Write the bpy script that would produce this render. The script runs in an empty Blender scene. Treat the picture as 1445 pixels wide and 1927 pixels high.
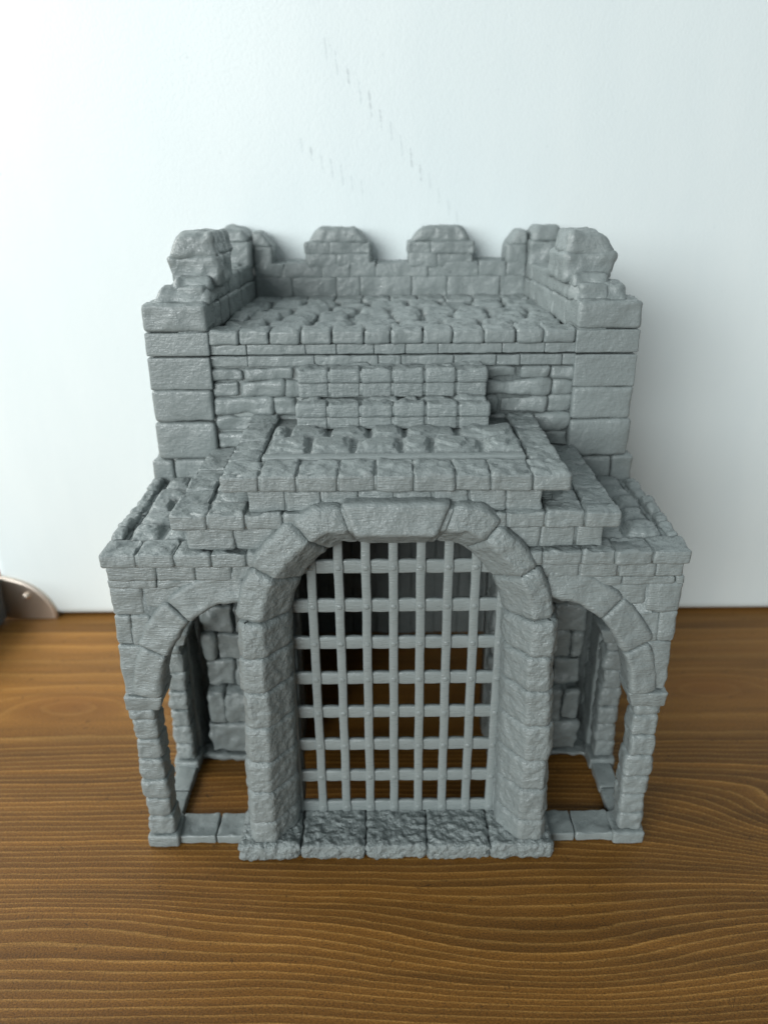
import bpy, math, random
import numpy as np
from mathutils import Matrix, Vector

S = 0.01                       # modelled in centimetres, stored in metres
scene = bpy.context.scene
C = scene.collection

# ------------------------------------------------------------------ noise
def _h(ix, iy, iz, seed):
    n = (ix.astype(np.int64)*374761393 + iy.astype(np.int64)*668265263 + iz.astype(np.int64)*2147483647 + seed*1274126177) & 0xffffffff
    n = ((n ^ (n >> 13))*1274126177) & 0xffffffff
    n = (n ^ (n >> 16)) & 0xffffffff
    n = (n*2246822519) & 0xffffffff
    n = n ^ (n >> 15)
    return (n & 0xffffff)/float(0xffffff)*2-1
def vnoise(p, f, seed=0):
    q = p*f; i = np.floor(q); t = q-i; t = t*t*(3-2*t); i = i.astype(np.int64)
    r = 0
    for a in (0, 1):
        for b in (0, 1):
            for c in (0, 1):
                w = (t[:, 0] if a else 1-t[:, 0])*(t[:, 1] if b else 1-t[:, 1])*(t[:, 2] if c else 1-t[:, 2])
                r = r + w*_h(i[:, 0]+a, i[:, 1]+b, i[:, 2]+c, seed)
    return r
def fbm(p, f, seed=0, o=3, g=.5):
    r = 0; a = 1.0
    for k in range(o):
        r = r+a*vnoise(p+k*7.31, f*2.03**k, seed+k); a *= g
    return r

# ------------------------------------------------------------------ mesh collector
class MB:
    def __init__(s): s.V = []; s.F = []; s.n = 0
    def add(s, v, f):
        v = np.asarray(v, float)
        if s.n: f = [tuple(i+s.n for i in q) for q in f]
        s.V.append(v); s.F += f; s.n += len(v)
    def build(s, name, mat, parent=None, origin=None, smooth=True, **props):
        v = np.concatenate(s.V)
        o0 = np.array(origin if origin is not None else (parent['_o'] if parent and '_o' in parent else (0, 0, 0)), float)
        me = bpy.data.meshes.new(name)
        me.from_pydata(((v-o0)*S).tolist(), [], s.F)
        me.materials.append(mat)
        if smooth: me.polygons.foreach_set('use_smooth', [True]*len(me.polygons))
        me.update()
        ob = bpy.data.objects.new(name, me); C.objects.link(ob)
        if parent is not None:
            ob.parent = parent
        else:
            ob.location = tuple(o0*S)
        ob['_o'] = [float(a) for a in o0]
        for k, w in props.items(): ob[k] = w
        return ob

def thing(name, origin, label, cat, group=None):
    o = bpy.data.objects.new(name, None); C.objects.link(o)
    o.empty_display_size = .01
    o.location = [a*S for a in origin]; o['_o'] = [float(a) for a in origin]
    o['label'] = label; o['category'] = cat
    if group: o['group'] = group
    return o

def params(d, r, h):
    if r > d*.48: r = d*.48
    e = [0, r*.12, r*.34, r*.65]
    n = max(1, int(round((d-2*r)/h)))
    mid = [r+(d-2*r)*k/n for k in range(n+1)]
    return np.array(e+mid+[d-a for a in reversed(e)])

_seed = [1]
def hexa(mb, cor, r=.08, h=.09, amp=.035, f=2.2, terrace=0, o=3, seed=None, big=0.0):
    """rounded, rough stone; cor = 8 corners ordered (x0y0z0,x1y0z0,x0y1z0,x1y1z0, then the same at z1)"""
    cor = np.array(cor, float).reshape(2, 2, 2, 3)      # [z][y][x]
    _seed[0] += 17
    sd = seed if seed is not None else _seed[0]
    ax = (cor[:, :, 1]-cor[:, :, 0]).mean((0, 1)); ay = (cor[:, 1]-cor[:, 0]).mean((0, 1)); az = (cor[1]-cor[0]).mean((0, 1))
    d = np.array([np.linalg.norm(a) for a in (ax, ay, az)])
    r = min(r, d.min()*.45)
    U = [params(d[k], r, h) for k in range(3)]
    N = [len(u) for u in U]
    idx = -np.ones(N, int)
    I, J, K = np.meshgrid(*[np.arange(n) for n in N], indexing='ij')
    m = (I == 0) | (I == N[0]-1) | (J == 0) | (J == N[1]-1) | (K == 0) | (K == N[2]-1)
    idx[m] = np.arange(m.sum())
    p = np.stack([U[0][I[m]], U[1][J[m]], U[2][K[m]]], 1)
    q = np.clip(p, r, d-r); n = p-q; L = np.linalg.norm(n, axis=1, keepdims=True); n = n/np.maximum(L, 1e-9)
    u = (q+n*r)/d
    w = []
    P = 0
    for c in (0, 1):
        for b in (0, 1):
            for a in (0, 1):
                ww = (u[:, 0] if a else 1-u[:, 0])*(u[:, 1] if b else 1-u[:, 1])*(u[:, 2] if c else 1-u[:, 2])
                P = P+ww[:, None]*cor[c, b, a]
    A = np.stack([ax/d[0], ay/d[1], az/d[2]])
    nw = n@A
    disp = fbm(P, f, sd, o)*amp
    if big: disp = disp+vnoise(P, .8, sd+5)*big
    P = P+nw*disp[:, None]
    if terrace:
        top = np.clip((nw[:, 2]-.6)*4, 0, 1)
        t = P[:, 2]+fbm(P*[1, 1, 0], 3.0, sd+9, 3)*terrace
        k = np.floor(t/.04); fr = t/.04-k; fr = np.clip((fr-.5)*3+.5, 0, 1)
        P[:, 2] = P[:, 2]*(1-top)+top*((k+fr)*.04)
    F = []
    def grid(ii, flip):
        a, b, c, e = ii[:-1, :-1], ii[1:, :-1], ii[1:, 1:], ii[:-1, 1:]
        q4 = np.stack([a, b, c, e] if not flip else [a, e, c, b], -1).reshape(-1, 4)
        F.extend(map(tuple, q4.tolist()))
    grid(idx[:, :, 0], True); grid(idx[:, :, -1], False)
    grid(idx[:, 0, :], False); grid(idx[:, -1, :], True)
    grid(idx[0], True); grid(idx[-1], False)
    mb.add(P, F)

def box(mb, x0, x1, y0, y1, z0, z1, **k):
    hexa(mb, [(x0, y0, z0), (x1, y0, z0), (x0, y1, z0), (x1, y1, z0), (x0, y0, z1), (x1, y0, z1), (x0, y1, z1), (x1, y1, z1)], **k)
def plain(mb, x0, x1, y0, y1, z0, z1):
    v = [(x, y, z) for z in (z0, z1) for y in (y0, y1) for x in (x0, x1)]
    mb.add(v, [(0, 2, 3, 1), (4, 5, 7, 6), (0, 1, 5, 4), (2, 6, 7, 3), (0, 4, 6, 2), (1, 3, 7, 5)])

def sweep(mb, prof, path, r=.1, h=.08, amp=.03, f=3., seed=None, front_amp=None):
    """one stone of an arch or leg: closed profile (a = away from the opening, y) carried along path frames (x, z, nx, nz)"""
    _seed[0] += 13; sd = seed or _seed[0]
    # densify the profile with rounded corners
    pr = np.array(prof, float); n = len(pr); pts = []; nr = []
    for i in range(n):
        a, b = pr[i], pr[(i+1) % n]; e = b-a; L = np.linalg.norm(e); e = e/L
        nn = np.array([e[1], -e[0]]); m = max(1, int(L/h))
        c = min(.045, L*.3)
        for t in np.linspace(c, L-c, m+1): pts.append(a+e*t); nr.append(nn)
    pts = np.array(pts); nr = np.array(nr)
    # orientation: normals must leave the profile
    ctr = pr.mean(0)
    if ((pts-ctr)*nr).sum(1).mean() < 0: nr = -nr
    nr = nr+np.roll(nr, 1, 0)*.15+np.roll(nr, -1, 0)*.15; nr /= np.linalg.norm(nr, axis=1, keepdims=True)
    path = np.array(path, float)
    sl = np.concatenate([[0], np.cumsum(np.linalg.norm(np.diff(path[:, :2], axis=0), axis=1))]); L = sl[-1]
    ss = params(L, r, h)
    fr = np.stack([np.interp(ss, sl, path[:, k]) for k in range(path.shape[1])], 1)
    P = []; NW = []
    for s, w in zip(ss, fr):
        dd = min(s, L-s); g = 0 if dd >= r else r*(1-math.sqrt(max(0, 1-((r-dd)/r)**2)))
        nx, nz = w[2], w[3]
        ex = w[4] if len(w) > 4 else 0
        pp = pts-nr*g
        a = pp[:, 0]+ex*(pp[:, 0] > .5*(pr[:, 0].max()))
        P.append(np.stack([w[0]+nx*a, pp[:, 1], w[1]+nz*a], 1))
        NW.append(np.stack([nx*nr[:, 0], nr[:, 1], nz*nr[:, 0]], 1))
    m = len(pts); k = len(ss); P = np.concatenate(P); NW = np.concatenate(NW)
    P = P+NW*(fbm(P, f, sd, 3)*amp)[:, None]
    ii = np.arange(m*k).reshape(k, m); F = []
    jj = np.roll(ii, -1, 1)
    F += map(tuple, np.stack([ii[:-1], jj[:-1], jj[1:], ii[1:]], -1).reshape(-1, 4).tolist())
    P = np.concatenate([P, [P[:m].mean(0)], [P[-m:].mean(0)]])
    for i in range(m):
        F.append((int(ii[0, (i+1) % m]), int(ii[0, i]), m*k)); F.append((int(ii[-1, i]), int(ii[-1, (i+1) % m]), m*k+1))
    mb.add(P, F)

def pave(mb, x0, x1, y0, y1, z, nx, ny, H=.22, res=.06, seed=1, step=.065, skirt=.3, jit=.25, slope=0.):
    """weathered flagstones as one stepped relief (the printed layers show as contour lines)"""
    rnd = random.Random(seed)
    X = np.arange(x0, x1+res*.5, res); Y = np.arange(y0, y1+res*.5, res)
    gx, gy = np.meshgrid(X, Y, indexing='ij')
    rows = [y0+(y1-y0)*k/ny for k in range(ny+1)]
    Z = np.full(gx.shape, H*.28)
    P = np.stack([gx.ravel(), gy.ravel(), np.full(gx.size, seed*3.1)], 1)
    wob = (vnoise(P, 1.5, seed)*.07).reshape(gx.shape); wob2 = (vnoise(P+9, 1.5, seed+3)*.07).reshape(gx.shape)
    for j in range(ny):
        xs = [x0+(x1-x0)*k/nx+(rnd.uniform(-jit, jit)*(x1-x0)/nx if 0 < k < nx else 0) for k in range(nx+1)]
        if j % 2 and nx > 2: xs = [xs[0]]+[a-(x1-x0)/nx*.45 for a in xs[1:-1]]+[xs[-1]]
        for i in range(nx):
            a, b, c, d = xs[i], xs[i+1], rows[j], rows[j+1]
            dx = np.minimum(gx+wob-a, b-gx-wob); dy = np.minimum(gy+wob2-c, d-gy-wob2)
            k = .055
            ds = np.minimum(dx, dy)-.055
            inn = ds > 0
            rr = min(b-a, d-c)*.5
            cx, cy = (a+b)/2+rnd.uniform(-.1, .1), (c+d)/2+rnd.uniform(-.1, .1)
            el = ((gx-cx)/((b-a)*.55))**2+((gy-cy)/((d-c)*.55))**2
            hh = H*(.28+rnd.uniform(.55, .8)*(1-np.exp(-np.maximum(ds, 0)/k))*(1.0-.35*np.clip(el, 0, 1.4)))
            hh = hh+(gx-cx)*rnd.uniform(-.07, .07)+(gy-cy)*rnd.uniform(-.05, .08)
            Z = np.where(inn, np.maximum(hh, H*.28), Z)
    nn = fbm(P, 1.7, seed+7, 3).reshape(gx.shape)*.05
    Z = Z+nn*(Z > H*.29)
    k = np.floor(Z/step); fr = Z/step-k; Z = (k+np.clip((fr-.5)*3.5+.5, 0, 1))*step
    Z = np.maximum(Z, 0)
    Z[0, :] = -skirt; Z[-1, :] = -skirt; Z[:, 0] = -skirt; Z[:, -1] = -skirt
    V = np.stack([gx.ravel(), gy.ravel(), (z+Z).ravel()], 1)
    ii = np.arange(gx.size).reshape(gx.shape)
    F = list(map(tuple, np.stack([ii[:-1, :-1], ii[1:, :-1], ii[1:, 1:], ii[:-1, 1:]], -1).reshape(-1, 4).tolist()))
    mb.add(V, F)

# ------------------------------------------------------------------ materials
def nodes(name):
    m = bpy.data.materials.new(name); m.use_nodes = True
    nt = m.node_tree; b = nt.nodes['Principled BSDF']
    return m, nt, b
def N(nt, t, **k):
    n = nt.nodes.new(t)
    for a, v in k.items():
        if a in n.inputs.keys() if isinstance(a, str) else False: n.inputs[a].default_value = v
        else: setattr(n, a, v)
    return n
def math_(nt, op, a, b=None, c=None, clamp=False):
    n = nt.nodes.new('ShaderNodeMath'); n.operation = op; n.use_clamp = clamp
    for i, v in enumerate((a, b, c)):
        if v is None: continue
        if isinstance(v, (int, float)): n.inputs[i].default_value = v
        else: nt.links.new(v, n.inputs[i])
    return n.outputs[0]
def coords(nt, scale=(100, 100, 100)):
    tc = nt.nodes.new('ShaderNodeTexCoord'); mp = nt.nodes.new('ShaderNodeMapping'); mp.inputs['Scale'].default_value = scale
    nt.links.new(tc.outputs['Object'], mp.inputs[0]); return mp.outputs[0]
def noise(nt, vec, scale, detail=4, rough=.55, dist=0):
    n = nt.nodes.new('ShaderNodeTexNoise'); n.inputs['Scale'].default_value = scale; n.inputs['Detail'].default_value = detail
    n.inputs['Roughness'].default_value = rough; n.inputs['Distortion'].default_value = dist
    nt.links.new(vec, n.inputs['Vector']); return n.outputs['Fac']
def ramp(nt, fac, stops):
    r = nt.nodes.new('ShaderNodeValToRGB'); e = r.color_ramp.elements
    e[0].position = stops[0][0]; e[0].color = (*stops[0][1], 1); e[1].position = stops[-1][0]; e[1].color = (*stops[-1][1], 1)
    for p, c in stops[1:-1]:
        q = e.new(p); q.color = (*c, 1)
    nt.links.new(fac, r.inputs[0]); return r.outputs[0]

def pla(name, rough_amt=.35, line=.5, col=(.224, .256, .254), pit=0.0):
    m, nt, b = nodes(name)
    v = coords(nt); vl = coords(nt, (330, 330, 2600)); vl2 = coords(nt, (420, 420, 2600))
    n1 = noise(nt, v, 5.0, 4, .62)
    nl = noise(nt, vl, 1.0, 2, .5)
    nb = noise(nt, v, .55, 3, .5)
    colr = ramp(nt, nb, [(.3, tuple(c*.94 for c in col)), (.7, tuple(c*1.06 for c in col))])
    nt.links.new(colr, b.inputs['Base Color'])
    h = math_(nt, 'MULTIPLY', n1, rough_amt)
    h = math_(nt, 'MULTIPLY_ADD', nl, line, h)
    if pit:
        np_ = noise(nt, v, 7.0, 3, .6)
        h = math_(nt, 'MULTIPLY_ADD', np_, pit, h)
    bp = nt.nodes.new('ShaderNodeBump'); bp.inputs['Strength'].default_value = 1; bp.inputs['Distance'].default_value = .0014
    nt.links.new(h, bp.inputs['Height']); nt.links.new(bp.outputs[0], b.inputs['Normal'])
    # patches where the skin of the print is glossier and breaks into bright dashes
    ms = math_(nt, 'MULTIPLY', noise(nt, vl2, .9, 2, .5), 1.0)
    rg = nt.nodes.new('ShaderNodeMapRange'); rg.inputs[1].default_value = .3; rg.inputs[2].default_value = .7; rg.inputs[3].default_value = .2; rg.inputs[4].default_value = .58
    nt.links.new(ms, rg.inputs[0]); nt.links.new(rg.outputs[0], b.inputs['Roughness'])
    b.inputs['Specular IOR Level'].default_value = .6
    return m
M_stone = pla('grey_print', .36, .21)
M_rough = pla('grey_print_coarse', .45, .18, pit=.32)
M_sill = pla('grey_print_nubby', .9, .12, pit=.6)
M_smooth = pla('grey_print_smooth', .10, .14)
M_tower = pla('grey_print_tower', .24, .07, pit=.14)
M_dark, nt_, b_ = nodes('print_gap'); b_.inputs['Base Color'].default_value = (.20, .24, .25, 1); b_.inputs['Roughness'].default_value = .8

# ------------------------------------------------------------------ miniature gatehouse
G = thing('miniature_gatehouse', (0, 0, 0), 'grey plastic castle gatehouse with stepped porch roof and stone arches, standing on the table', 'model castle')
rnd = random.Random(5)

# threshold slabs
ed = [-4.99, -3.02, -.97, 1.0, 2.98, 5.0]
for a, b in zip(ed[:-1], ed[1:]):
    mb = MB(); box(mb, a+.01, b-.01, -.68, 1.25, 0, .6, r=.16, h=.045, amp=.055, f=6.5, o=2, big=.03)
    mb.build('threshold_slab', M_sill, G)

# central arch: legs + voussoirs
ZS = 8.3; XS = 0.05
def leg_path(sgn, z0, z1, n=6):
    out = []
    for k in range(n+1):
        z = z0+(z1-z0)*k/n; t = (ZS-z)/ZS
        e = .05*min(1, max(0, t*5))
        out.append((XS+sgn*(3.03+.12*t+e), z, sgn, 0, .13*t-(e if sgn < 0 else 0)))
    return out
def arc_path(a0, a1, n=8):
    out = []
    for k in range(n+1):
        a = math.radians(a0+(a1-a0)*k/n)
        ri = 3.03; x, z = ri*math.cos(a), ri*math.sin(a)
        z = min(z, 2.62) if abs(x) < 1.35 else z           # flattened crown
        out.append((XS+x, ZS+z*.955, math.cos(a), math.sin(a), 0))
    return out
# profile in (a, y): a = 0 at the opening
PROF = [(1.42, .75), (1.42, -.3), (1.24, -.55), (.66, -.56), (.06, .2), (0, .4), (0, .75)]
PARC = [(1.42, .75), (1.42, -.25), (1.33, -.42), (.74, -.52), (.05, .22), (0, .4), (0, .75)]
A = MB()
jl = [.62, 1.47, 2.7, 3.85, 5.14, 6.39, 7.56, ZS+.3]
for s in (-1, 1):
    for k in range(len(jl)-1):
        p = leg_path(s, jl[k]-.03, min(jl[k+1], ZS)) if k < len(jl)-2 else leg_path(s, jl[k]-.03, ZS-.0)
        dx = rnd.uniform(-.05, .05)
        if k == len(jl)-2:
            p = p[:-1]+(arc_path(0, 6, 2) if s > 0 else arc_path(180, 174, 2))
        pr = [(a+(dx if a > .5 else 0), y+(rnd.uniform(-.03, .03) if y < 0 else 0)) for a, y in PROF]
        sweep(A, pr, p, r=.17, h=.055, amp=.032, f=4.5)
jr = [6, 29, 52, 71]
for k in range(3):
    a, b = jr[k], jr[k+1]
    for s in (0, 1):
        o = rnd.uniform(-.08, .12)
        pr = [(aa+(o if aa > .9 else 0), y) for aa, y in PARC]
        sweep(A, pr, arc_path(a, b) if s else arc_path(180-a, 180-b), r=.16, h=.055, amp=.028, f=3.8)
# smooth channel behind the arch that holds the gate
def ring(mb, a, y0, y1, th=1.0):
    pts = [(XS-3.05, .6)]+[(XS-3.0-.05, z) for z in (4, 8.3)]
    for i in range(0, 25):
        t = math.radians(180-i*7.5); pts.append((XS+3.05*math.cos(t), ZS+2.62*math.sin(t)))
    pts += [(XS+3.05, 4), (XS+3.05, .6)]
    V = []; F = []
    for i, (x, z) in enumerate(pts):
        nx, nz = ((-1, 0) if i < 3 else (1, 0) if i >= len(pts)-2 else (math.cos(math.radians(180-(i-3)*7.5)), math.sin(math.radians(180-(i-3)*7.5))))
        for (aa, y) in ((a, y0), (a, y1), (a+th, y1), (a+th, y0)): V.append((x+nx*aa, y, z+nz*aa))
    for i in range(len(pts)-1):
        for j in range(4): F.append((i*4+j, i*4+(j+1) % 4, i*4+4+(j+1) % 4, i*4+4+j))
    mb.add(V, F)
ring(A, .06, .76, .8, 1.2); ring(A, .55, .8, 1.3, .75); ring(A, .06, 1.3, 1.95, 1.2)
arch = A.build('gate_arch', M_rough, G)
K = MB()
pk = [(a+(.12 if a > .5 else 0), y-(.1 if y < 0 else 0)) for a, y in PROF]
sweep(K, [(1.5, .7), (1.5, -.42), (1.42, -.52), (.62, -.66), (.05, .1), (.0, .25), (0, .7)], [(.02+x, ZS+2.52, x*.47, .98, 0) for x in np.linspace(-.84, .84, 12)], r=.1, h=.055, amp=.018, f=3.5)
sweep(A2 := MB(), PARC, arc_path(70.5, 74, 3), r=.03, h=.07, amp=.03); sweep(A2, PARC, arc_path(106, 109.5, 3), r=.03, h=.07, amp=.03)
A2.build('shoulder_stone', M_rough, arch)
K.build('keystone', M_stone, arch)

# pillars
def pillar(s, y0, y1, x_in=7.16, zj=(.46, 1.19, 1.97, 2.7, 3.51, 4.29, 5.05, 5.44), back=False):
    P_ = MB(); xo = 7.96
    for a, b in zip(zj[:-1], zj[1:]):
        xa, xb = sorted((s*(x_in+rnd.uniform(-.04, .04)), s*(xo+rnd.uniform(-.02, .03))))
        box(P_, xa, xb, y0+rnd.uniform(-.01, .03), y1, a-.01, b+.01, r=.15, h=.065, amp=.04, f=4, big=.03)
    pl = P_.build('pillar', M_stone, G)
    B = MB(); xa, xb = sorted((s*(x_in-.12), s*(xo+.09))); box(B, xa, xb, y0-.1, y1+.1, 0, .46, r=.08, h=.09, amp=.03, f=3)
    B.build('plinth', M_stone, pl)
    Cc = MB(); xa, xb = sorted((s*(x_in-.32), s*(xo+.08)))
    hexa(Cc, [(xa+(.2 if s > 0 else 0), y0-.02, 5.42), (xb-(.2 if s < 0 else 0), y0-.02, 5.42), (xa+(.2 if s > 0 else 0), y1+.1, 5.42), (xb-(.2 if s < 0 else 0), y1+.1, 5.42),
              (xa, y0-.1, 5.97), (xb, y0-.1, 5.97), (xa, y1+.25, 5.97), (xb, y1+.25, 5.97)], r=.07, h=.08, amp=.03, f=3)
    Cc.build('capital', M_stone, pl)
for s in (-1, 1):
    pillar(s, 0, .82)
    pillar(s, 3.4, 4.15, x_in=7.25)

# floor strips between the feet
for s in (-1, 1):
    F_ = MB()
    for a, b in ((7.1, 5.87), (5.83, 4.85)):
        xa, xb = sorted((s*a, s*b)); box(F_, xa, xb, .04, 1.05, 0, .33, r=.06, h=.09, amp=.02, f=3, terrace=.02)
    F_.build('floor_strip', M_smooth, G)
    F_ = MB()
    for a, b in ((.9, 2.1), (2.13, 3.35)):
        xa, xb = sorted((s*7.2, s*7.9)); box(F_, xa, xb, a, b, 0, .3, r=.06, h=.09, amp=.02, f=3)
    F_.build('floor_strip', M_smooth, G)

# front side arches
INN = [(-6.86, 5.95), (-6.8, 6.5), (-6.6, 7.15), (-6.3, 7.75), (-5.95, 8.3), (-5.5, 8.75), (-5.0, 9.05), (-4.4, 9.2), (-4.0, 9.25)]
def inner_frames(mx):
    pts = np.array(INN); pts = np.stack([pts[:, 0]*mx, pts[:, 1]], 1)
    d = np.gradient(pts, axis=0); nn = np.stack([-d[:, 1], d[:, 0]], 1)*mx
    nn /= np.linalg.norm(nn, axis=1, keepdims=True)
    return [(p[0], p[1], n[0], n[1]) for p, n in zip(pts, nn)]
def seg(fr, t0, t1, n=8):
    fr = np.array(fr); s = np.concatenate([[0], np.cumsum(np.linalg.norm(np.diff(fr[:, :2], axis=0), axis=1))]); s /= s[-1]
    return [tuple(np.interp(t, s, fr[:, k]) for k in range(4)) for t in np.linspace(t0, t1, n)]
for s in (1, -1):
    fr = inner_frames(s)
    Sa = MB()
    for a, b, w in ((0, .31, .86), (.315, .60, .98), (.605, .985, .95)):
        sweep(Sa, [(w, .82), (w, .02), (w-.06, -.1), (.1, -.2), (0, -.06), (0, .82)], seg(fr, a, b), r=.1, h=.07, amp=.04, f=2.6)
    Sa.build('side_arch', M_stone, G)
    # wall beside and above the arch
    W = MB()
    for k in range(len(fr)-1):
        x0, z0, nx0, nz0 = fr[k]; x1, z1, nx1, nz1 = fr[k+1]
        x0 += nx0*.5; z0 += nz0*.5; x1 += nx1*.5; z1 += nz1*.5
    pts = [(f[0]+f[2]*.35, f[1]+f[3]*.35) for f in fr]
    V = []; F = []
    for (x, z) in pts:
        zo = min(9.75, max(z+.2, 9.75)); 
        V += [(x, .04, z), (x, .78, z), (x, .78, 9.75), (x, .04, 9.75)]
    for k in range(len(pts)-1):
        for j in range(4): F.append((k*4+j, k*4+(j+1) % 4, k*4+4+(j+1) % 4, k*4+4+j))
    W.add(V, F)
    sx = -s       # fr with s=1 is the left side
    for (xa, xb, za, zb) in ((7.94, 7.0, 8.72, 9.62), (6.98, 5.9, 8.95, 9.62), (7.93, 7.45, 7.72, 8.7), (7.47, 6.9, 7.72, 8.7), (7.95, 7.2, 5.98, 7.7)):
        x0, x1 = sorted((sx*xa, sx*xb)); box(W, x0, x1, -.0, .82, za, zb, r=.09, h=.08, amp=.045, f=2, big=.03)
    # thin uneven course under the cornice
    x = 3.6
    while x < 7.85:
        w = rnd.uniform(.8, 1.7); x2 = min(7.93, x+w); xx = sorted((sx*x, sx*x2)); box(W, xx[0], xx[1], -.05, .85, 9.6, 9.86, r=.06, h=.08, amp=.03, f=3); x = x2+.02
    # side wall with its arched opening
    y0, y1 = .82, 4.1
    ys = np.linspace(y0, y1, 13); V = []; F = []
    for y in ys:
        u = (y-(y0+y1)/2)/((y1-y0)/2); zz = 6.0+2.6*math.sqrt(max(0, 1-(u*.98)**2))
        V += [(sx*7.9, y, zz), (sx*7.15, y, zz), (sx*7.15, y, 9.75), (sx*7.9, y, 9.75)]
    for k in range(12):
        for j in range(4): F.append((k*4+j, k*4+(j+1) % 4, k*4+4+(j+1) % 4, k*4+4+j))
    W.add(V, F)
    W.build('porch_wall', M_stone, G)

# stepped roof
def course(mb, xr, yf, z0, z1, n, depth=.95, hole=0., terrace=0, hb=.07, ystop=5.15, amp=.03, phase=0., only=0):
    w = 2*xr/n
    xs = [-xr]+[-xr+w*(k+phase)+rnd.uniform(-.05, .05) for k in range(1, n)]+[xr]
    for q in ((-1, 1) if hole else (0,)):
        if only and q != only: continue
        a, b = (-xr+.06, xr-.06) if q == 0 else sorted((q*(xr-.06), q*(hole+.05)))
        plain(mb, a, b, yf+.065, yf+depth-.03, z0+.03, z1-.06)
    for a, b in zip(xs[:-1], xs[1:]):
        if only and (a+b)*only < 0: continue
        if hole:
            m = (a+b)/2
            if max(abs(a), abs(b)) < hole: continue
            if abs(a) < hole and a < 0 and b < 0: pass
            if a < hole < b and a > 0: a = hole
            if a < -hole < b and b < 0: b = -hole
            if abs(b-a) < .15: continue
        dz = rnd.uniform(-.012, .012)
        box(mb, a+.008, b-.008, yf+rnd.uniform(-.015, .015), yf+depth, z0+.01, z1+dz, r=.085, h=hb, amp=amp, f=2.3, terrace=terrace, big=.02)
def sides(mb, xr, yf, z0, z1, ystop=5.15, w=.85, terrace=0, amp=.03, lens=.95, only=0):
    for s in ((only,) if only else (-1, 1)):
        y = yf
        while y < ystop-.2:
            y2 = min(ystop, y+lens*rnd.uniform(.85, 1.12))
            a, b = sorted((s*xr, s*(xr-w)))
            box(mb, a, b, y+.008, y2-.008, z0+.01, z1+rnd.uniform(-.02, .02), r=.085, h=.08, amp=amp, f=2.3, terrace=terrace, big=.02); y = y2
# lower tier
for s in (-1, 1):
    T = MB()
    course(T, 7.93, -.3, 10.33, 10.77, 16, .9, hole=3.2, terrace=.055, hb=.06, only=s)
    course(T, 7.86, -.12, 9.86, 10.34, 15, .7, hole=3.7, phase=.3, only=s)
    sides(T, 7.93, .62, 10.3, 10.72, 5.2, .5, only=s)
    sides(T, 7.86, .6, 9.86, 10.32, 5.2, .5, only=s)
    a, b = sorted((s*7.6, s*3.9)); plain(T, a, b, .3, 5.3, 9.7, 10.6)
    t1 = T.build('lower_roof_tier', M_stone, G)
    R_ = MB()
    a, b = sorted((s*7.45, s*5.55)); pave(R_, a, b, .62, 5.2, 10.6, 2, 5, H=.36, seed=11+s, res=.04)
    R_.build('roof_paving', M_stone, t1)
    R_ = MB(); y = .66
    while y < 4.9:                                       # broken kerb along the side
        l = rnd.uniform(.45, 1.1); a, b = sorted((s*7.9, s*7.55)); box(R_, a, b, y, min(5.1, y+l), 10.6, 10.88+rnd.uniform(-.05, .08), r=.1, h=.06, amp=.07, f=3); y += l
    R_.build('kerb', M_stone, t1)
# middle tier
T = MB()
course(T, 5.92, -.3, 11.44, 11.92, 12, .85, hole=2.2, terrace=.055, hb=.06)
course(T, 5.56, -.12, 10.8, 11.44, 11, .7, hole=2.9, phase=.3)
sides(T, 5.92, .56, 11.44, 11.92, 5.2, .85, terrace=.05)
sides(T, 5.56, .6, 10.8, 11.44, 5.2, .5)
plain(T, -5.3, 5.3, 1.36, 5.3, 10.95, 11.75)
for s in (-1, 1):
    a, b = sorted((s*5.3, s*3.68)); plain(T, a, b, .4, 1.36, 10.62, 11.75)
t2 = T.build('middle_roof_tier', M_stone, G)
for s in (-1, 1):
    R_ = MB(); a, b = sorted((s*5.1, s*3.9)); pave(R_, a, b, .56, 5.2, 11.7, 1, 5, H=.28, seed=21+s, res=.04)
    R_.build('roof_paving', M_stone, t2)
# top tier
T = MB()
course(T, 4.5, -.3, 12.5, 12.99, 9, 1.22, terrace=.055, hb=.06)
course(T, 3.85, -.12, 11.88, 12.5, 8, .8, hole=0)
sides(T, 4.5, .95, 12.5, 12.99, 5.2, .85, terrace=.05)
sides(T, 3.85, .6, 11.88, 12.5, 5.2, .4)
plain(T, -3.7, 3.7, 1.36, 5.3, 11.9, 12.85)
for s in (-1, 1): 
    a, b = sorted((s*3.8, s*4.2)); plain(T, a, b, .4, 5.2, 12.0, 12.7)
t3 = T.build('upper_roof_tier', M_stone, G)
R_ = MB()
pave(R_, -3.62, 3.62, 1.36, 3.9, 12.86, 6, 2, H=.30, seed=33, res=.035, step=.07)
R_.build('roof_paving', M_stone, t3)
# two ledges against the tower
def ledge(x, yf, yb, za, zb, zc):
    L_ = MB(); xs = [-x+2*x*k/6 for k in range(7)]
    for a, b in zip(xs[:-1], xs[1:]):
        box(L_, a+.01, b-.01, yf, yf+.6, zb, zc, r=.1, h=.055, amp=.018, f=2.2, terrace=.05)
        box(L_, a+.03, b-.03, yf+.08, yf+.6, za, zb+.02, r=.07, h=.07, amp=.018, f=2.2)
    plain(L_, -x+.1, x-.1, yf+.3, yb, za-.1, zc-.14); plain(L_, -x+.07, x-.07, yf+.05, yf+.5, zb+.05, zc-.07); plain(L_, -x+.1, x-.1, yf+.12, yf+.5, za+.02, zb)
    st = L_.build('ledge', M_stone, G)
    Q = MB(); pave(Q, -x+.05, x-.05, yf+.45, yb, zc-.14, 6, 2, H=.2, seed=int(zc*10), res=.05); Q.build('ledge_paving', M_stone, st)
ledge(2.92, 3.5, 4.9, 12.98, 13.36, 13.78)
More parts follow.
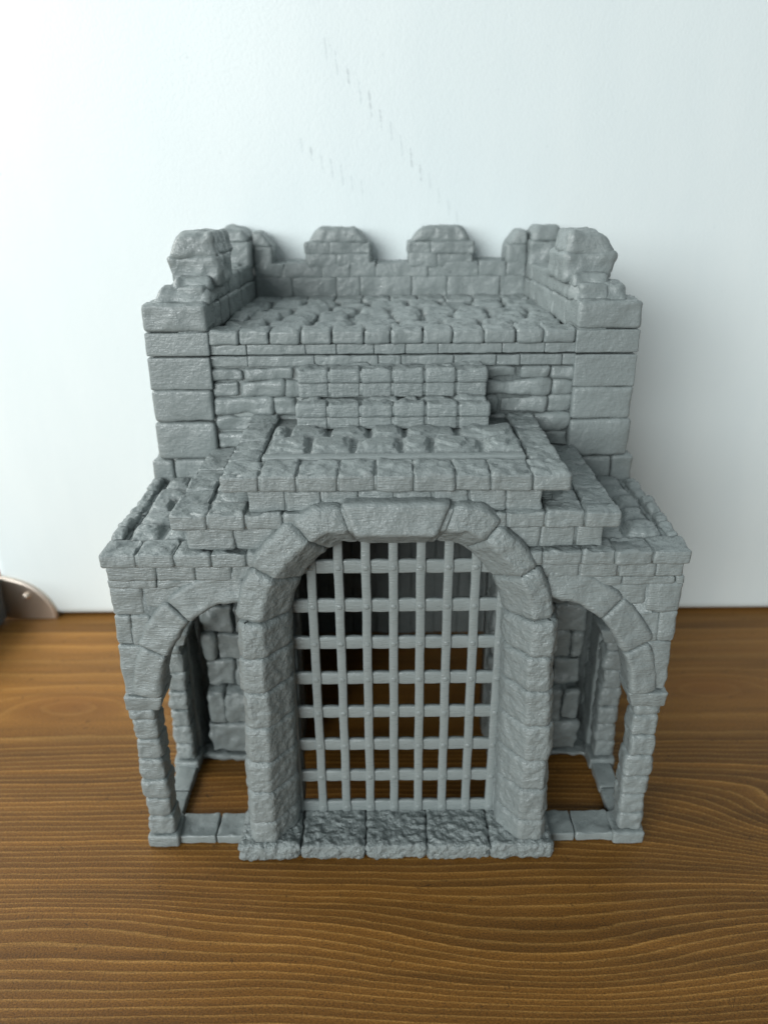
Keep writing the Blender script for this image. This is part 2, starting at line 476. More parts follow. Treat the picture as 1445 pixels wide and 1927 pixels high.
ledge(2.9, 4.3, 5.3, 13.75, 14.2, 14.64)

# tower
YT = 5.18
W = MB()
plain(W, -7.35, 7.35, 5.4, 6.3, 9.6, 14.84)             # upper front wall (hollow tower, open below)
for s in (-1, 1):
    a, b = sorted((s*7.35, s*6.3)); plain(W, a, b, 5.32, 14.0, 0, 14.83)
    a, b = sorted((s*6.31, s*3.45)); plain(W, a, b, 5.3, 6.3, 0, 9.61)
plain(W, -6.32, 6.32, 12.7, 13.98, 0, 14.82)
# masonry of the upper front
rows = [10.7, 11.3, 11.85, 12.42, 12.98, 13.58, 14.1, 14.54, 14.87]
for j, (a, b) in enumerate(zip(rows[:-1], rows[1:])):
    rr = .035 if j == 7 else .12; am = .03 if j == 7 else .07
    x = -5.72
    while x < 5.7:
        w = rnd.uniform(.7, 2.3) if b-a < .7 else rnd.uniform(1, 2); x2 = min(5.74, x+w)
        if 5.74-x2 < .35: x2 = 5.74
        box(W, x+.015, x2-.015, 5.2+rnd.uniform(-.04, .04), 5.7, a+.01, b-.01+(rnd.uniform(-.02, 0) if j < 7 else .01), r=rr, h=.08, amp=am, f=1.7, big=.04 if j < 7 else 0); x = x2
plain(W, -5.7, 5.7, 5.262, 5.6, 14.5, 14.862)
plain(W, -5.7, 5.7, 5.36, 5.6, 10.6, 14.49)
# outer side walls
for s in (-1, 1):
    for a, b in zip(rows[:-1], rows[1:]):
        y = 6.2
        while y < 14:
            w = rnd.uniform(1, 2.4); y2 = min(14.1, y+w); xx = sorted((s*7.5, s*7.1)); box(W, xx[0], xx[1], y+.01, y2-.01, a, b, r=.1, h=.2, amp=.05, f=1.7); y = y2
tower = W.build('tower_wall', M_tower, G)
for s in (-1, 1):
    for k, (za, zb, xo, xi) in enumerate(((13.87, 14.875, 7.6, 5.66), (12.81, 13.86, 7.6, 5.7), (11.56, 12.8, 7.66, 5.68))):
        Q = MB(); a, b = sorted((s*xo, s*xi)); box(Q, a, b, 5.06, 6.6, za, zb, r=.12 if k else .05, h=.1, amp=.03 if k else .012, f=1.8, big=.02 if k else 0); Q.build('quoin', M_tower, tower)
    Q = MB()
    for xa, xb in ((7.9, 7.2), (7.18, 6.1), (6.08, 5.6)):
        a, b = sorted((s*xa, s*xb)); box(Q, a, b, 5.1, 6.6, 10.5, 11.54, r=.12, h=.1, amp=.035, f=1.8)
    Q.build('quoin', M_tower, tower)
    # lower flank of the tower, same width as the porch
    a, b = sorted((s*7.88, s*7.2)); Q = MB(); 
    for za in np.arange(0, 10.4, 1.3):
        for ya in np.arange(5.2, 14, 2.2): box(Q, a, b, ya, min(14.1, ya+2.18), za, min(10.5, za+1.29), r=.1, h=.25, amp=.05, f=1.5)
    Q.build('plinth_wall', M_tower, tower)
# lower wall seen inside the porch
for s in (-1, 1):
    W = MB()
    for (za, zb, yy, cuts) in ((0, .28, 3.92, (7.3, 3.45)), (.28, 1.62, 4.0, (6.8, 5.0, 3.45)), (1.62, 3.0, 4.0, (6.75, 6.1, 4.2, 3.45)), (3.08, 4.2, 4.3, (6.75, 5.7, 4.7, 3.45)),
                               (4.2, 5.3, 4.3, (6.75, 6.3, 5.0, 3.45)), (5.3, 6.4, 4.3, (6.75, 5.6, 3.45)), (6.4, 7.5, 4.3, (6.75, 6.0, 4.8, 3.45)), (7.5, 8.6, 4.3, (6.75, 5.4, 3.45)), (8.6, 9.65, 4.3, (6.75, 6.0, 4.5, 3.45))):
        for p, q in zip(cuts[:-1], cuts[1:]):
            a, b = sorted((s*p, s*q)); box(W, a+.01, b-.01, yy+rnd.uniform(-.04, .04), 5.29, za+.01, zb-.01, r=.14, h=.08, amp=.09, f=2, big=.05)
    # vertical pipes of plaster on the inner side
    a, b = sorted((s*7.2, s*7.9)); box(W, a, b, 4.16, 5.25, 0, 9.7, r=.1, h=.2, amp=.05)
    W.build('inner_wall', M_tower, G)
# small arched recess and ripples on the inside of the back wall
W = MB()
for x in np.arange(-6.2, 6.2, .55):
    box(W, x, x+.53, 12.58+rnd.uniform(-.02, .02), 12.8, 0, 9.8, r=.05, h=.3, amp=.05, f=1)
for y in np.arange(6.4, 12.4, .6):
    for s in (-1, 1):
        a, b = sorted((s*6.2, s*6.5)); box(W, a, b, y, y+.58, 0, 9.8, r=.15, h=.3, amp=.08, f=1)
W.build('inner_back_wall', M_tower, tower)
W = MB(); plain(W, -6.3, 6.3, 6.3, 12.7, 9.9, 10.4); W.build('ceiling_slab', M_tower, tower)

# ------------------------------------------------------------------ battlement roof (a lid with a dark seam below it)
R = thing('battlement_roof', (0, 9.6, 14.93), 'grey crenellated roof section with cobbled floor, resting on the tower above a dark seam', 'model roof')
ZR = 14.93
W = MB()
for s in (-1, 1):
    a, b = sorted((s*7.35, s*5.72)); plain(W, a, b, 5.3, 14.0, ZR, 16.3)
plain(W, -5.8, 5.8, 5.35, 13.9, ZR, 15.45); plain(W, -5.7, 5.7, 5.262, 5.5, ZR+.004, 15.22)
plain(W, -7.3, 7.3, 12.66, 13.95, ZR, 16.8)
# thin broken course just above the seam
x = -5.74
while x < 5.7:
    w = rnd.uniform(.9, 2); x2 = min(5.74, x+w); box(W, x+.01, x2-.01, 5.2+rnd.uniform(-.03, .03), 5.6, ZR, 15.24, r=.03, h=.07, amp=.018, f=2.2); x = x2
walls = W.build('parapet', M_tower, R)
for s in (-1, 1):                                        # inner + outer faces of the side parapets
    xi0, xi1 = 5.7, 5.28
    for zz, (a, b, off) in enumerate(((15.5, 16.35, 0), (16.33, 16.95, .06))):
        y = 5.14 if zz == 0 else 5.5
        while y < 12.9:
            l = rnd.uniform(1.1, 2.2); y2 = min(13.0, y+l)
            x0 = xi0+(xi1-xi0)*(y-5.14)/7.45; x1 = xi0+(xi1-xi0)*(y2-5.14)/7.45
            Q = walls
            mbq = MB()
            i0, i1, o = s*(x0+off), s*(x1+off), s*6.6
            if s < 0: cor = [(o, y, a), (i0, y, a), (o, y2, a), (i1, y2, a), (o, y, b), (i0, y, b), (o, y2, b), (i1, y2, b)]
            else: cor = [(i0, y, a), (o, y, a), (i1, y2, a), (o, y2, a), (i0, y, b), (o, y, b), (i1, y2, b), (o, y2, b)]
            hexa(mbq, cor, r=.1, h=.1, amp=.045, f=2)
            mbq.build('parapet_stone', M_tower, walls); y = y2
    # big corner stones in front
    for (za, zb, y0) in ((15.66, 16.5, 5.04), (ZR+.0, 15.64, 5.06)):
        Q = MB(); a, b = sorted((s*7.6, s*5.64)); box(Q, a, b, y0, 6.3, za, zb, r=.12 if za > 15.5 else .05, h=.1, amp=.03 if za > 15.5 else .012, f=1.8, big=.02 if za > 15.5 else 0, terrace=.04 if za > 15.5 else 0); Q.build('corner_stone', M_tower, R)
    # ruined slope behind the corner stone
    Q = MB()
    hexa(Q, [(s*6.4-.85, 5.45, 16.4), (s*6.4+.85, 5.45, 16.4), (s*6.4-.8, 14.0, 16.4), (s*6.4+.8, 14.0, 16.4), (s*6.38-.72, 5.6, 16.9), (s*6.38+.72, 5.6, 16.9), (s*6.38-.7, 14, 17.0), (s*6.38+.7, 14, 17.0)], r=.15, h=.1, amp=.1, f=1.8, terrace=.05)
    hexa(Q, [(s*6.15-.6, 5.8, 16.8), (s*6.15+.6, 5.8, 16.8), (s*6.15-.6, 6.7, 16.8), (s*6.15+.6, 6.7, 16.8), (s*6.15-.5, 5.95, 17.16), (s*6.15+.5, 5.95, 17.16), (s*6.15-.5, 6.7, 17.25), (s*6.15+.5, 6.7, 17.25)], r=.12, h=.08, amp=.08, f=2.2)
    Q.build('coping', M_tower, R)
    # outer flank stones of the lid
    Q = MB()
    for y in np.arange(6.3, 14, 1.9):
        a, b = sorted((s*7.5, s*7.1)); box(Q, a, b, y, min(14.1, y+1.88), ZR, 15.9, r=.1, h=.2, amp=.05); box(Q, a, b, y, min(14.1, y+1.88), 15.9, 16.5, r=.1, h=.2, amp=.05)
    Q.build('flank_stones', M_tower, R)
# back parapet courses
for a, b in ((15.55, 16.42), (16.4, 16.95)):
    x = -5.3
    while x < 5.3:
        l = rnd.uniform(.9, 2.2); x2 = min(5.32, x+l); Q = MB()
        if 5.32-x2 < .4: x2 = 5.32
        box(Q, x+.01, x2-.01, 12.58+(.05 if a > 16 else 0)+rnd.uniform(-.02, .02), 14.1, a, b+rnd.uniform(-.02, .02), r=.06, h=.1, amp=.04, f=2)
        Q.build('parapet_stone', M_tower, walls); x = x2
def merlon(x0, x1, y0, y1, zb, zs, zt, cl, cr, cf=.0, mid=True):
    Q = MB()
    zm = zb+(zs-zb)*.45; xm = (x0+x1)/2+rnd.uniform(-.2, .2)
    box(Q, x0+.12, x1-.12, y0+.1, y1-.1, zb, zs+.05, r=.05, h=.3, amp=0)
    if mid:
        for (a, b, c, d, i) in ((x0, xm, zb-.15, zm, .03), (xm, x1, zb-.15, zm, .03), (x0, xm-.25, zm, zs, 0), (xm-.25, x1, zm, zs, 0)):
            box(Q, a+i*(a == x0)-.03, b-i*(b == x1)+.03, y0+rnd.uniform(-.02, .02), y1, c-.04, d+.04, r=.1, h=.08, amp=.05, f=2.0, big=.04)
    else:                                                # one weathered block, bulging outwards
        o = .16
        e0, e1 = (o, 0) if x0 < 0 else (0, o)
        hexa(Q, [(x0+e0, y0, zb-.15), (x1-e1, y0, zb-.15), (x0+e0, y1, zb-.15), (x1-e1, y1, zb-.15), (x0, y0, zs+.05), (x1, y0, zs+.05), (x0, y1, zs+.05), (x1, y1, zs+.05)], r=.16, h=.07, amp=.1, f=1.5, big=.07)
    hexa(Q, [(x0+.02, y0, zs-.06), (x1-.02, y0, zs-.06), (x0+.02, y1, zs-.06), (x1-.02, y1, zs-.06), (x0+cl, y0+cf, zt), (x1-cr, y0+cf, zt), (x0+cl, y1-cf, zt), (x1-cr, y1-cf, zt)], r=.2, h=.07, amp=.07, f=2, big=.06)
    Q.build('merlon', M_tower, R)
merlon(-3.28, -.75, 12.62, 14.05, 16.95, 17.68, 18.25, .5, .52, .05)
merlon(.72, 3.25, 12.62, 14.05, 16.95, 17.68, 18.25, .5, .5, .05)
for s in (-1, 1):
    # side merlons near the front, with a weathered outward bulge
    a, b = sorted((s*7.0, s*5.36))
    merlon(a, b, 6.3, 9.0 if s < 0 else 8.6, 17.0, 17.72, 18.42, .4 if s < 0 else .16, .16 if s < 0 else .4, .1, mid=False)
    # L-shaped corner merlons at the back
    Q = MB(); a, b = sorted((s*6.95, s*5.32))
    box(Q, a+(.25 if s < 0 else 0), b-(.25 if s > 0 else 0), 12.1, 14.05, 16.8, 17.75, r=.15, h=.09, amp=.06, f=1.8, big=.05)
    u0, u1 = (a+.25, b) if s < 0 else (a, b-.25)
    hexa(Q, [(u0+.02, 12.1, 17.7), (u1-.02, 12.1, 17.7), (u0+.02, 14.05, 17.7), (u1-.02, 14.05, 17.7), (u0+.25, 12.3, 18.26), (u1-.25, 12.3, 18.26), (u0+.25, 13.9, 18.26), (u1-.25, 13.9, 18.26)], r=.2, h=.08, amp=.07, f=1.8, big=.05)
    c, d = sorted((s*5.34, s*4.55))
    box(Q, c, d, 12.62, 14.05, 16.8, 17.6, r=.12, h=.09, amp=.05, f=1.8)
    t = (.05, .42) if s < 0 else (.42, .05)
    hexa(Q, [(c, 12.62, 17.55), (d, 12.62, 17.55), (c, 14.05, 17.55), (d, 14.05, 17.55), (c+t[0], 12.66, 18.1), (d-t[1], 12.66, 18.1), (c+t[0], 14.0, 18.1), (d-t[1], 14.0, 18.1)], r=.1, h=.08, amp=.05, f=1.8)
    Q.build('merlon', M_tower, R)
Q = MB()
xs = [-5.64]+[-5.64+11.28*k/12+rnd.uniform(-.08, .08) for k in range(1, 12)]+[5.64]
for a, b in zip(xs[:-1], xs[1:]):
    box(Q, a+.01, b-.01, 5.08+rnd.uniform(-.02, .02), 6.1, 15.24, 15.68, r=.1, h=.075, amp=.035, f=2.2, terrace=.05)
xs = [-5.3+10.6*k/10 for k in range(11)]
for a, b in zip(xs[:-1], xs[1:]):
    box(Q, a+.02, b-.02, 11.4, 12.62, 15.4, 15.72+rnd.uniform(-.03, .03), r=.1, h=.09, amp=.05, f=2.2, terrace=.05)
Q.build('edge_stones', M_tower, R)
Q = MB(); yy_ = [6.08, 7.35, 8.75, 10.1, 11.42]
for a_, b_2 in zip(yy_[:-1], yy_[1:]):
    x = -5.55+rnd.uniform(-.6, 0)
    while x < 5.4:
        w_ = rnd.uniform(1.0, 1.5); x2 = min(5.6, x+w_)
        if 5.6-x2 < .5: x2 = 5.6
        xa = max(x, -5.6); z_ = 15.66+rnd.uniform(-.05, .06); t_ = rnd.uniform(-.05, .05)
        hexa(Q, [(xa+.03, a_+.02, 15.2), (x2-.03, a_+.02, 15.2), (xa+.03, b_2-.02, 15.2), (x2-.03, b_2-.02, 15.2), (xa+.06, a_+.06, z_-t_-.03), (x2-.06, a_+.06, z_-.03), (xa+.06, b_2-.06, z_+t_+.03), (x2-.06, b_2-.06, z_+.03)], r=.2, h=.075, amp=.04, f=1.8, terrace=.06, big=.05)
        x = x2
Q.build('roof_paving', M_tower, R)

# ------------------------------------------------------------------ portcullis
GP = thing('portcullis', (0, .95, .55), 'smooth grey lattice gate of crossed bars filling the central arch', 'portcullis')
VX = [-.04+.785*k for k in range(-4, 5)]
HZ = [.8+1.28*k for k in range(9)]
def bar_tube(mb, pts, rx, ry, axis, seed, n=16):
    """oval bar with slight swelling at crossings; pts = list of (x,y,z,scale)"""
    V = []; F = []
    for (x, y, z, sc) in pts:
        for j in range(n):
            a = 2*math.pi*j/n; ca, sa = math.cos(a), math.sin(a)
            u = math.copysign(abs(ca)**.38, ca)*rx*sc; w = math.copysign(abs(sa)**.5, sa)*ry*(.5+.5*sc)
            V.append((x+u, y+w, z) if axis == 'z' else (x, y+w, z+u))
    m = len(pts)
    for i in range(m-1):
        for j in range(n): F.append((i*n+j, i*n+(j+1) % n, (i+1)*n+(j+1) % n, (i+1)*n+j))
    F.append(tuple(range(n))[::-1]); F.append(tuple((m-1)*n+j for j in range(n)))
    V = np.array(V); V = V+fbm(V, 2.5, seed, 3)[:, None]*.006
    mb.add(V, F)
for k, x in enumerate(VX):
    mb = MB(); pts = []
    zt = 12.4
    for z in np.arange(.62, zt, .08):
        d = min(abs(z-h) for h in HZ)
        pts.append((x+.004*math.sin(z*2+k), .86, z, 1+.13*math.exp(-(d/.17)**2)))
    bar_tube(mb, pts, .138, .11, 'z', k)
    ub = mb.build('upright_bar', M_smooth, GP)
    for z in HZ[:8]:                                     # rivets at the crossings
        pass
for k, z in enumerate(HZ):
    mb = MB(); pts = []
    for x in np.arange(-3.42, 3.38, .06):
        d = min(abs(x-v) for v in VX)
        pts.append((x, .9, z+.004*math.sin(x*3+k), 1-.10*math.exp(-(d/.2)**2)))
    bar_tube(mb, pts, .222, .095, 'x', 50+k)
    hb = mb.build('cross_bar', M_smooth, GP)
    mb = MB()
    for v in VX:
        n = 8; V = [(v, .728, z)]; F = []
        for rr, yy in ((.05, .731), (.085, .74), (.1, .79)):
            for j in range(n): a = 2*math.pi*j/n; V.append((v+rr*math.cos(a), yy, z+rr*math.sin(a)))
        for j in range(n):
            F.append((0, 1+j, 1+(j+1) % n))
            for q in (0, 1): F.append((1+q*n+j, 1+(q+1)*n+j, 1+(q+1)*n+(j+1) % n, 1+q*n+(j+1) % n))
        mb.add(V, F)
    mb.build('rivets', M_smooth, hb)
mb = MB(); box(mb, -3.58, 3.55, .98, 1.28, 12.3, 13.04, r=.05, h=.12, amp=.008, f=2); mb.build('top_rail', M_smooth, GP)
for s in (-1, 1):
    mb = MB(); a, b = sorted((s*3.5, s*3.2)); box(mb, a-.04, b-.04, .84, 1.02, .62, 12.3, r=.03, h=.4, amp=.004)
    mb.build('side_rail', M_smooth, GP)

# ------------------------------------------------------------------ table
m, nt, b = nodes('stained_pine')
v = coords(nt)
sep = nt.nodes.new('ShaderNodeSeparateXYZ'); nt.links.new(v, sep.inputs[0]); X, Y = sep.outputs[0], sep.outputs[1]
vw = coords(nt, (4, 12, 1)); w1 = noise(nt, vw, 1, 2, .5)
vw2 = coords(nt, (22, 60, 1)); w2 = noise(nt, vw2, 1, 2, .5)
yy = math_(nt, 'MULTIPLY_ADD', math_(nt, 'SUBTRACT', w1, .5), 1.5, Y)
yy = math_(nt, 'MULTIPLY_ADD', math_(nt, 'SUBTRACT', w2, .5), .22, yy)
def knot(y, cx, cy, a, bb, amp):
    dx = math_(nt, 'MULTIPLY', math_(nt, 'SUBTRACT', X, cx), 1/a); dy = math_(nt, 'MULTIPLY', math_(nt, 'SUBTRACT', Y, cy), 1/bb)
    e = math_(nt, 'EXPONENT', math_(nt, 'MULTIPLY', math_(nt, 'ADD', math_(nt, 'MULTIPLY', dx, dx), math_(nt, 'MULTIPLY', dy, dy)), -1))
    return math_(nt, 'MULTIPLY_ADD', e, amp, y), e
yk, e1 = knot(yy, -13.4, 7.3, 2.3, .85, -2.4)
yk, e2 = knot(yk, 13.4, 8.2, 2.2, .8, -2.6)
yk, e3 = knot(yk, 15.5, .6, 5, 1.8, 2.6)
yk, e4 = knot(yk, -9.5, -2.8, 5.5, 1.0, -.6)
yk, e5 = knot(yk, 4.5, -4.0, 5.0, 1.6, .9)
# narrow rings at the front, wide ones further back
u = math_(nt, 'MULTIPLY', math_(nt, 'MINIMUM', math_(nt, 'MAXIMUM', yk, -2.9), 4.9), 4.4)
u = math_(nt, 'MULTIPLY_ADD', math_(nt, 'MINIMUM', math_(nt, 'ADD', yk, 2.9), 0), 4.0, u)
u = math_(nt, 'MULTIPLY_ADD', math_(nt, 'MAXIMUM', math_(nt, 'SUBTRACT', yk, 4.9), 0), .95, u)
fr = math_(nt, 'FRACT', math_(nt, 'ADD', u, 50))
comb = nt.nodes.new('ShaderNodeCombineXYZ'); nt.links.new(math_(nt, 'MULTIPLY', X, .02), comb.inputs[0]); nt.links.new(math_(nt, 'FLOOR', math_(nt, 'ADD', u, 50)), comb.inputs[1])
wn = nt.nodes.new('ShaderNodeTexWhiteNoise'); wn.noise_dimensions = '1D'; nt.links.new(math_(nt, 'FLOOR', math_(nt, 'ADD', u, 50)), wn.inputs['W'])
fib = noise(nt, coords(nt, (60, 1400, 1)), 1, 4, .6)
fib2 = noise(nt, coords(nt, (9, 160, 1)), 1, 4, .6)
grain = noise(nt, coords(nt, (1600, 2200, 1)), 1, 3, .7)
fr2 = math_(nt, 'MULTIPLY_ADD', math_(nt, 'SUBTRACT', fib, .5), .5, fr)
ringc = ramp(nt, fr2, [(0, (.188, .081, .014)), (.3, (.204, .089, .0155)), (.6, (.228, .101, .0185)), (.76, (.28, .132, .027)), (.87, (.38, .20, .052)), (.94, (.34, .175, .040)), (1, (.195, .083, .0135))])
mx = nt.nodes.new('ShaderNodeMix'); mx.data_type = 'RGBA'; mx.blend_type = 'MULTIPLY'; mx.inputs[0].default_value = 1
lf = math_(nt, 'ADD', math_(nt, 'MULTIPLY_ADD', fib2, 1.0, .17), math_(nt, 'MULTIPLY_ADD', wn.outputs[0], .28, 0))
lf = math_(nt, 'MULTIPLY', lf, math_(nt, 'MULTIPLY_ADD', grain, 2.6, -.3))
cmb = nt.nodes.new('ShaderNodeCombineColor'); [nt.links.new(lf, cmb.inputs[i]) for i in range(3)]
nt.links.new(ringc, mx.inputs[6]); nt.links.new(cmb.outputs[0], mx.inputs[7])
# plainer, redder wood in a band around and behind the knots
pm = nt.nodes.new('ShaderNodeMapRange'); pm.inputs[1].default_value = 4.6; pm.inputs[2].default_value = 6.4; pm.inputs[3].default_value = 0; pm.inputs[4].default_value = .55; pm.clamp = True
nt.links.new(yk, pm.inputs[0])
mp2 = nt.nodes.new('ShaderNodeMix'); mp2.data_type = 'RGBA'; nt.links.new(pm.outputs[0], mp2.inputs[0]); nt.links.new(mx.outputs[2], mp2.inputs[6])
c2 = nt.nodes.new('ShaderNodeMix'); c2.data_type = 'RGBA'; c2.blend_type = 'MULTIPLY'; c2.inputs[0].default_value = 1; c2.inputs[6].default_value = (.34, .155, .032, 1); nt.links.new(cmb.outputs[0], c2.inputs[7]); nt.links.new(c2.outputs[2], mp2.inputs[7])
ek = math_(nt, 'MULTIPLY', math_(nt, 'ADD', e1, e2), .45)
mk = nt.nodes.new('ShaderNodeMix'); mk.data_type = 'RGBA'; ek = math_(nt, 'MULTIPLY', ek, 1.5, clamp=True); nt.links.new(ek, mk.inputs[0]); nt.links.new(mp2.outputs[2], mk.inputs[6]); mk.inputs[7].default_value = (.26, .105, .02, 1)
# short curly dark fibres and pores in the stain
sq = noise(nt, v, 2.2, 1, .5, 1.5); sm = noise(nt, coords(nt, (100, 100, 3)), 1.6, 1, .5)
sq = math_(nt, 'LESS_THAN', math_(nt, 'ABSOLUTE', math_(nt, 'SUBTRACT', sq, .5)), .010); sm = math_(nt, 'GREATER_THAN', sm, .62)
sqm = math_(nt, 'MULTIPLY', math_(nt, 'MULTIPLY', sq, sm), .55)
ms = nt.nodes.new('ShaderNodeMix'); ms.data_type = 'RGBA'; nt.links.new(sqm, ms.inputs[0]); nt.links.new(mk.outputs[2], ms.inputs[6]); ms.inputs[7].default_value = (.03, .015, .006, 1)
nt.links.new(ms.outputs[2], b.inputs['Base Color'])
bp = nt.nodes.new('ShaderNodeBump'); bp.inputs['Strength'].default_value = .6; bp.inputs['Distance'].default_value = .0004
nt.links.new(math_(nt, 'ADD', math_(nt, 'MULTIPLY', fr, .5), math_(nt, 'MULTIPLY', grain, .9)), bp.inputs['Height']); nt.links.new(bp.outputs[0], b.inputs['Normal'])
b.inputs['Roughness'].default_value = .45; b.inputs['Specular IOR Level'].default_value = .25
mb = MB(); plain(mb, -60, 60, -30, 40, -2.5, 0)
t = mb.build('table_top', m, None, origin=(0, 0, 0), smooth=False); t['kind'] = 'structure'; t['label'] = 'brown stained pine table top with fine straight grain and two knots'

# ------------------------------------------------------------------ white case behind
m, nt, b = nodes('white_board')
v = coords(nt)
n = noise(nt, coords(nt, (40, 40, 10)), 1, 4, .6)
nt.links.new(ramp(nt, n, [(.3, (.755, .83, .84)), (.7, (.79, .86, .865))]), b.inputs['Base Color'])
b.inputs['Roughness'].default_value = .42
bp = nt.nodes.new('ShaderNodeBump'); bp.inputs['Strength'].default_value = .25; bp.inputs['Distance'].default_value = .0004
nt.links.new(noise(nt, v, 9, 3, .6), bp.inputs['Height']); nt.links.new(bp.outputs[0], b.inputs['Normal'])
K = thing('white_case', (3, 27, 0), 'large white storage case with faint grey scuffs filling the background behind the model', 'case')
mb = MB(); hexa(mb, [(-19.25, 14.3, .04), (45, 14.3, .04), (-19.25, 40, .04), (45, 40, .04), (-19.25, 14.3, 45), (45, 14.3, 45), (-19.25, 40, 45), (45, 40, 45)], r=.5, h=8, amp=0, f=.1)
mb.build('case_body', m, K)
M_scuff, nt, b = nodes('scuff'); b.inputs['Roughness'].default_value = .6; b.inputs['Base Color'].default_value = (.64, .70, .71, 1)
M_scuff2, nt, b = nodes('scuff_light'); b.inputs['Roughness'].default_value = .6; b.inputs['Base Color'].default_value = (.715, .785, .795, 1)
# short vertical scuffs running down in a diagonal row (pixel list turned into places on the case front)
def dash(mb, x, z, L, w):
    n = 14; V = []; F = []
    for k in range(n+1):
        zz = z-L*k/n; xo = x+.10*L*(k/n)+rnd.uniform(-.012, .012); ww = w*(rnd.choice((.12, .5, .9, 1.1)) if 0 < k < n else .1)
        V += [(xo-ww, 14.292, zz), (xo+ww, 14.292, zz)]
    for k in range(n): F.append((2*k, 2*k+2, 2*k+3, 2*k+1))
    mb.add(V, F)
def at(px, py):                                          # helper table: main row from (-2.39,24.41) to (2.68,18.51)
    return (px-280)/(1275-280)*(2.68+2.39)-2.39, 24.41-(py-120)/(1400-120)*(24.41-18.51)
main = [(283, 40, 150, .3), (355, 120, 200, .6), (443, 245, 130, 1), (525, 345, 180, .7), (600, 420, 200, .9), (682, 560, 150, 1), (757, 650, 150, .8), (833, 750, 170, .6), (910, 850, 150, 1), (985, 970, 140, .9), (1055, 1040, 140, .7), (1130, 1160, 130, .5), (1205, 1240, 150, .6), (1275, 1350, 110, .7)]
left = [(75, 770, 110, .4), (150, 835, 110, .9), (225, 885, 130, .7), (298, 925, 160, .8), (375, 975, 160, .7), (455, 1060, 120, .4), (530, 1090, 120, .5)]
for px, py, L, s_ in main+left:
    x, z = at(px, py); mb = MB(); dash(mb, x, z, L/1280*5.9, .022+.014*s_); mb.build('scuff_mark', M_scuff if s_ > .8 else M_scuff2, K, smooth=False)
mb2 = MB()
for k in range(70):                                      # dust specks
    x, z = rnd.uniform(-17, 17), rnd.uniform(13, 30); w = rnd.uniform(.01, .03)
    mb2.add([(x-w, 14.293, z-w), (x+w, 14.293, z-w), (x+w, 14.293, z+w), (x-w, 14.293, z+w)], [(0, 1, 2, 3)])
mb2.build('dust_specks', M_scuff2, K, smooth=False, kind='stuff')
# rounded metal corner plate with its rivet
M_metal, nt, b = nodes('corner_metal'); b.inputs['Metallic'].default_value = 1; b.inputs['Base Color'].default_value = (.72, .64, .56, 1); b.inputs['Roughness'].default_value = .42
mb = MB(); n = 40; V = []; F = []
prof = [(1.0, 14.31), (1.0, 14.2), (.985, 14.14), (.95, 14.11), (.9, 14.12), (.5, 14.13), (.0, 14.13)]
for i in range(n+1):
    a = math.pi/2*i/n
    for rr, y in prof: V.append((-19.15+2.55*rr*math.sin(a), y, .02+2.3*rr*math.cos(a)))
kk = len(prof)
for i in range(n):
    for j in range(kk-1): F.append((i*kk+j, i*kk+j+1, (i+1)*kk+j+1, (i+1)*kk+j))
mb.add(V, F); plate = mb.build('corner_plate', M_metal, K)
mb = MB(); V = [(-17.9, 13.93, 1.3)]; F = []; n = 20
rs = [(.06, 13.935), (.12, 13.965), (.165, 14.02), (.185, 14.08), (.185, 14.13)]
for rr, y in rs:
    for j in range(n): a = 2*math.pi*j/n; V.append((-17.9+rr*math.cos(a), y, 1.3+rr*math.sin(a)))
for j in range(n):
    F.append((0, 1+j, 1+(j+1) % n))
    for q in range(len(rs)-1): F.append((1+q*n+j, 1+(q+1)*n+j, 1+(q+1)*n+(j+1) % n, 1+q*n+(j+1) % n))
mb.add(V, F); mb.build('rivet', M_metal, plate)
# dark grey box at the picture's left edge
m, nt, b = nodes('dark_grey_plastic'); b.inputs['Base Color'].default_value = (.09, .105, .115, 1); b.inputs['Roughness'].default_value = .35
mb = MB(); box(mb, -26, -18.95, 9.0, 14.05, .12, 2.55, r=.25, h=1.5, amp=0)
o = mb.build('grey_box', m, None, origin=(-22.5, 11.5, 0)); o['label'] = 'dark grey box edge at the far left beside the metal corner'; o['category'] = 'box'

# ------------------------------------------------------------------ light
w = bpy.data.worlds.new('World'); scene.world = w; w.use_nodes = True
bg = w.node_tree.nodes['Background']; bg.inputs[0].default_value = (.86, .96, 1.0, 1)
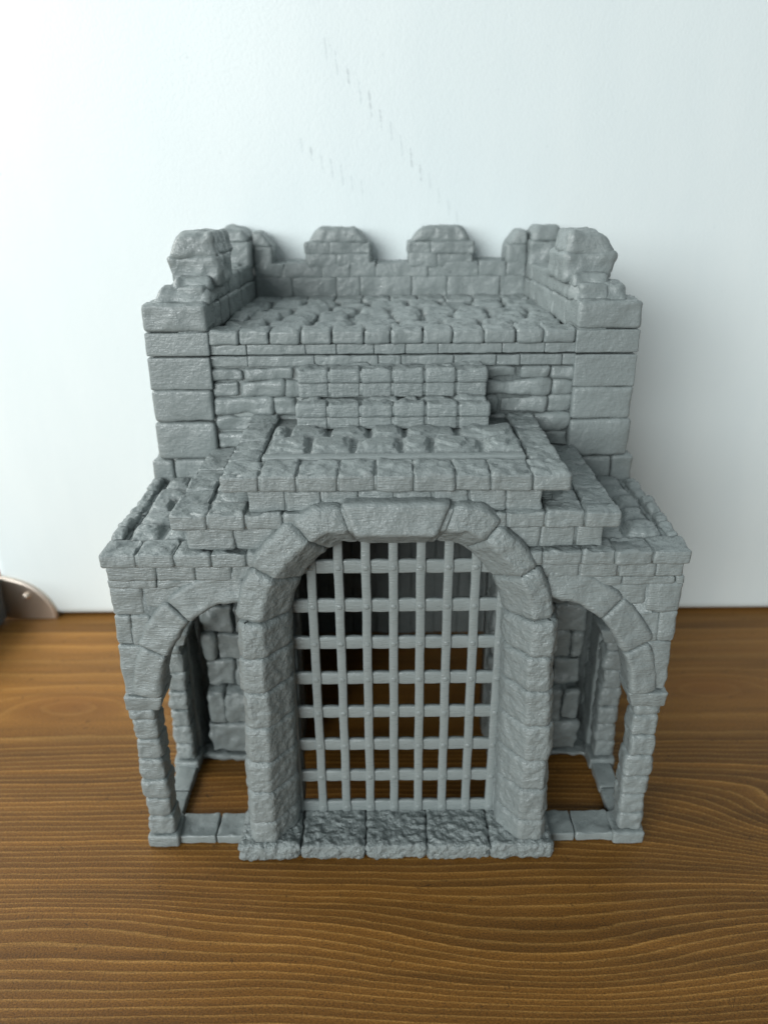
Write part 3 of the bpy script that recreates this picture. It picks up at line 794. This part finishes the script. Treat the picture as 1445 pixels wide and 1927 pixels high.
# the room: brightest towards the window side (upper left), dim behind and to the right of the photographer
wt = w.node_tree; tcw = wt.nodes.new('ShaderNodeTexCoord'); vm = wt.nodes.new('ShaderNodeVectorMath'); vm.operation = 'DOT_PRODUCT'
vm.inputs[1].default_value = Vector((-.4, .1, .83)).normalized(); wt.links.new(tcw.outputs['Generated'], vm.inputs[0])
wt.links.new(math_(wt, 'MULTIPLY_ADD', math_(wt, 'MAXIMUM', vm.outputs['Value'], 0), .26, .15), bg.inputs[1])
def area(loc, aim, size, power, col):
    l = bpy.data.lights.new('window_or_fill_light', 'AREA'); l.shape = 'RECTANGLE'; l.size, l.size_y = size[0]*S, size[1]*S; l.energy = power; l.color = col
    o = bpy.data.objects.new('window_or_fill_light', l); C.objects.link(o); o.location = [a*S for a in loc]
    o.rotation_euler = (Vector(aim)-Vector(loc)).to_track_quat('-Z', 'Y').to_euler(); return o
area((-125, -215, 84), (4, 9, 12), (190, 115), 71, (.96, 1.0, 1.0))
area((-50, 11.5, 38), (-10, 6, 0), (30, 30), 2.1, (1.0, .99, .96))  # added fill lamp level with the case front, brightens the wood at back left

# ------------------------------------------------------------------ camera
F_, TH, RO, YA = 1419.7, .412, -.0085, .0011
cam = bpy.data.cameras.new('camera'); co = bpy.data.objects.new('camera', cam); C.objects.link(co)
cam.sensor_fit = 'VERTICAL'; cam.sensor_height = 36; cam.lens = F_/1927*36
Rm = Matrix.Rotation(YA, 3, 'Z') @ Matrix.Rotation(math.pi/2-TH, 3, 'X') @ Matrix.Rotation(RO, 3, 'Z')
co.matrix_world = Matrix.Translation(Vector((-.2744, -18.2761, 19.818))*S) @ Rm.to_4x4()
cam.clip_start = .005; cam.clip_end = 20
cam.dof.use_dof = True; cam.dof.focus_distance = .208; cam.dof.aperture_fstop = 12
scene.camera = co
scene.view_settings.view_transform = 'Standard'; scene.view_settings.look = 'None'; scene.view_settings.exposure = 0; scene.view_settings.gamma = 1
for o in bpy.data.objects:
    if '_o' in o: del o['_o']
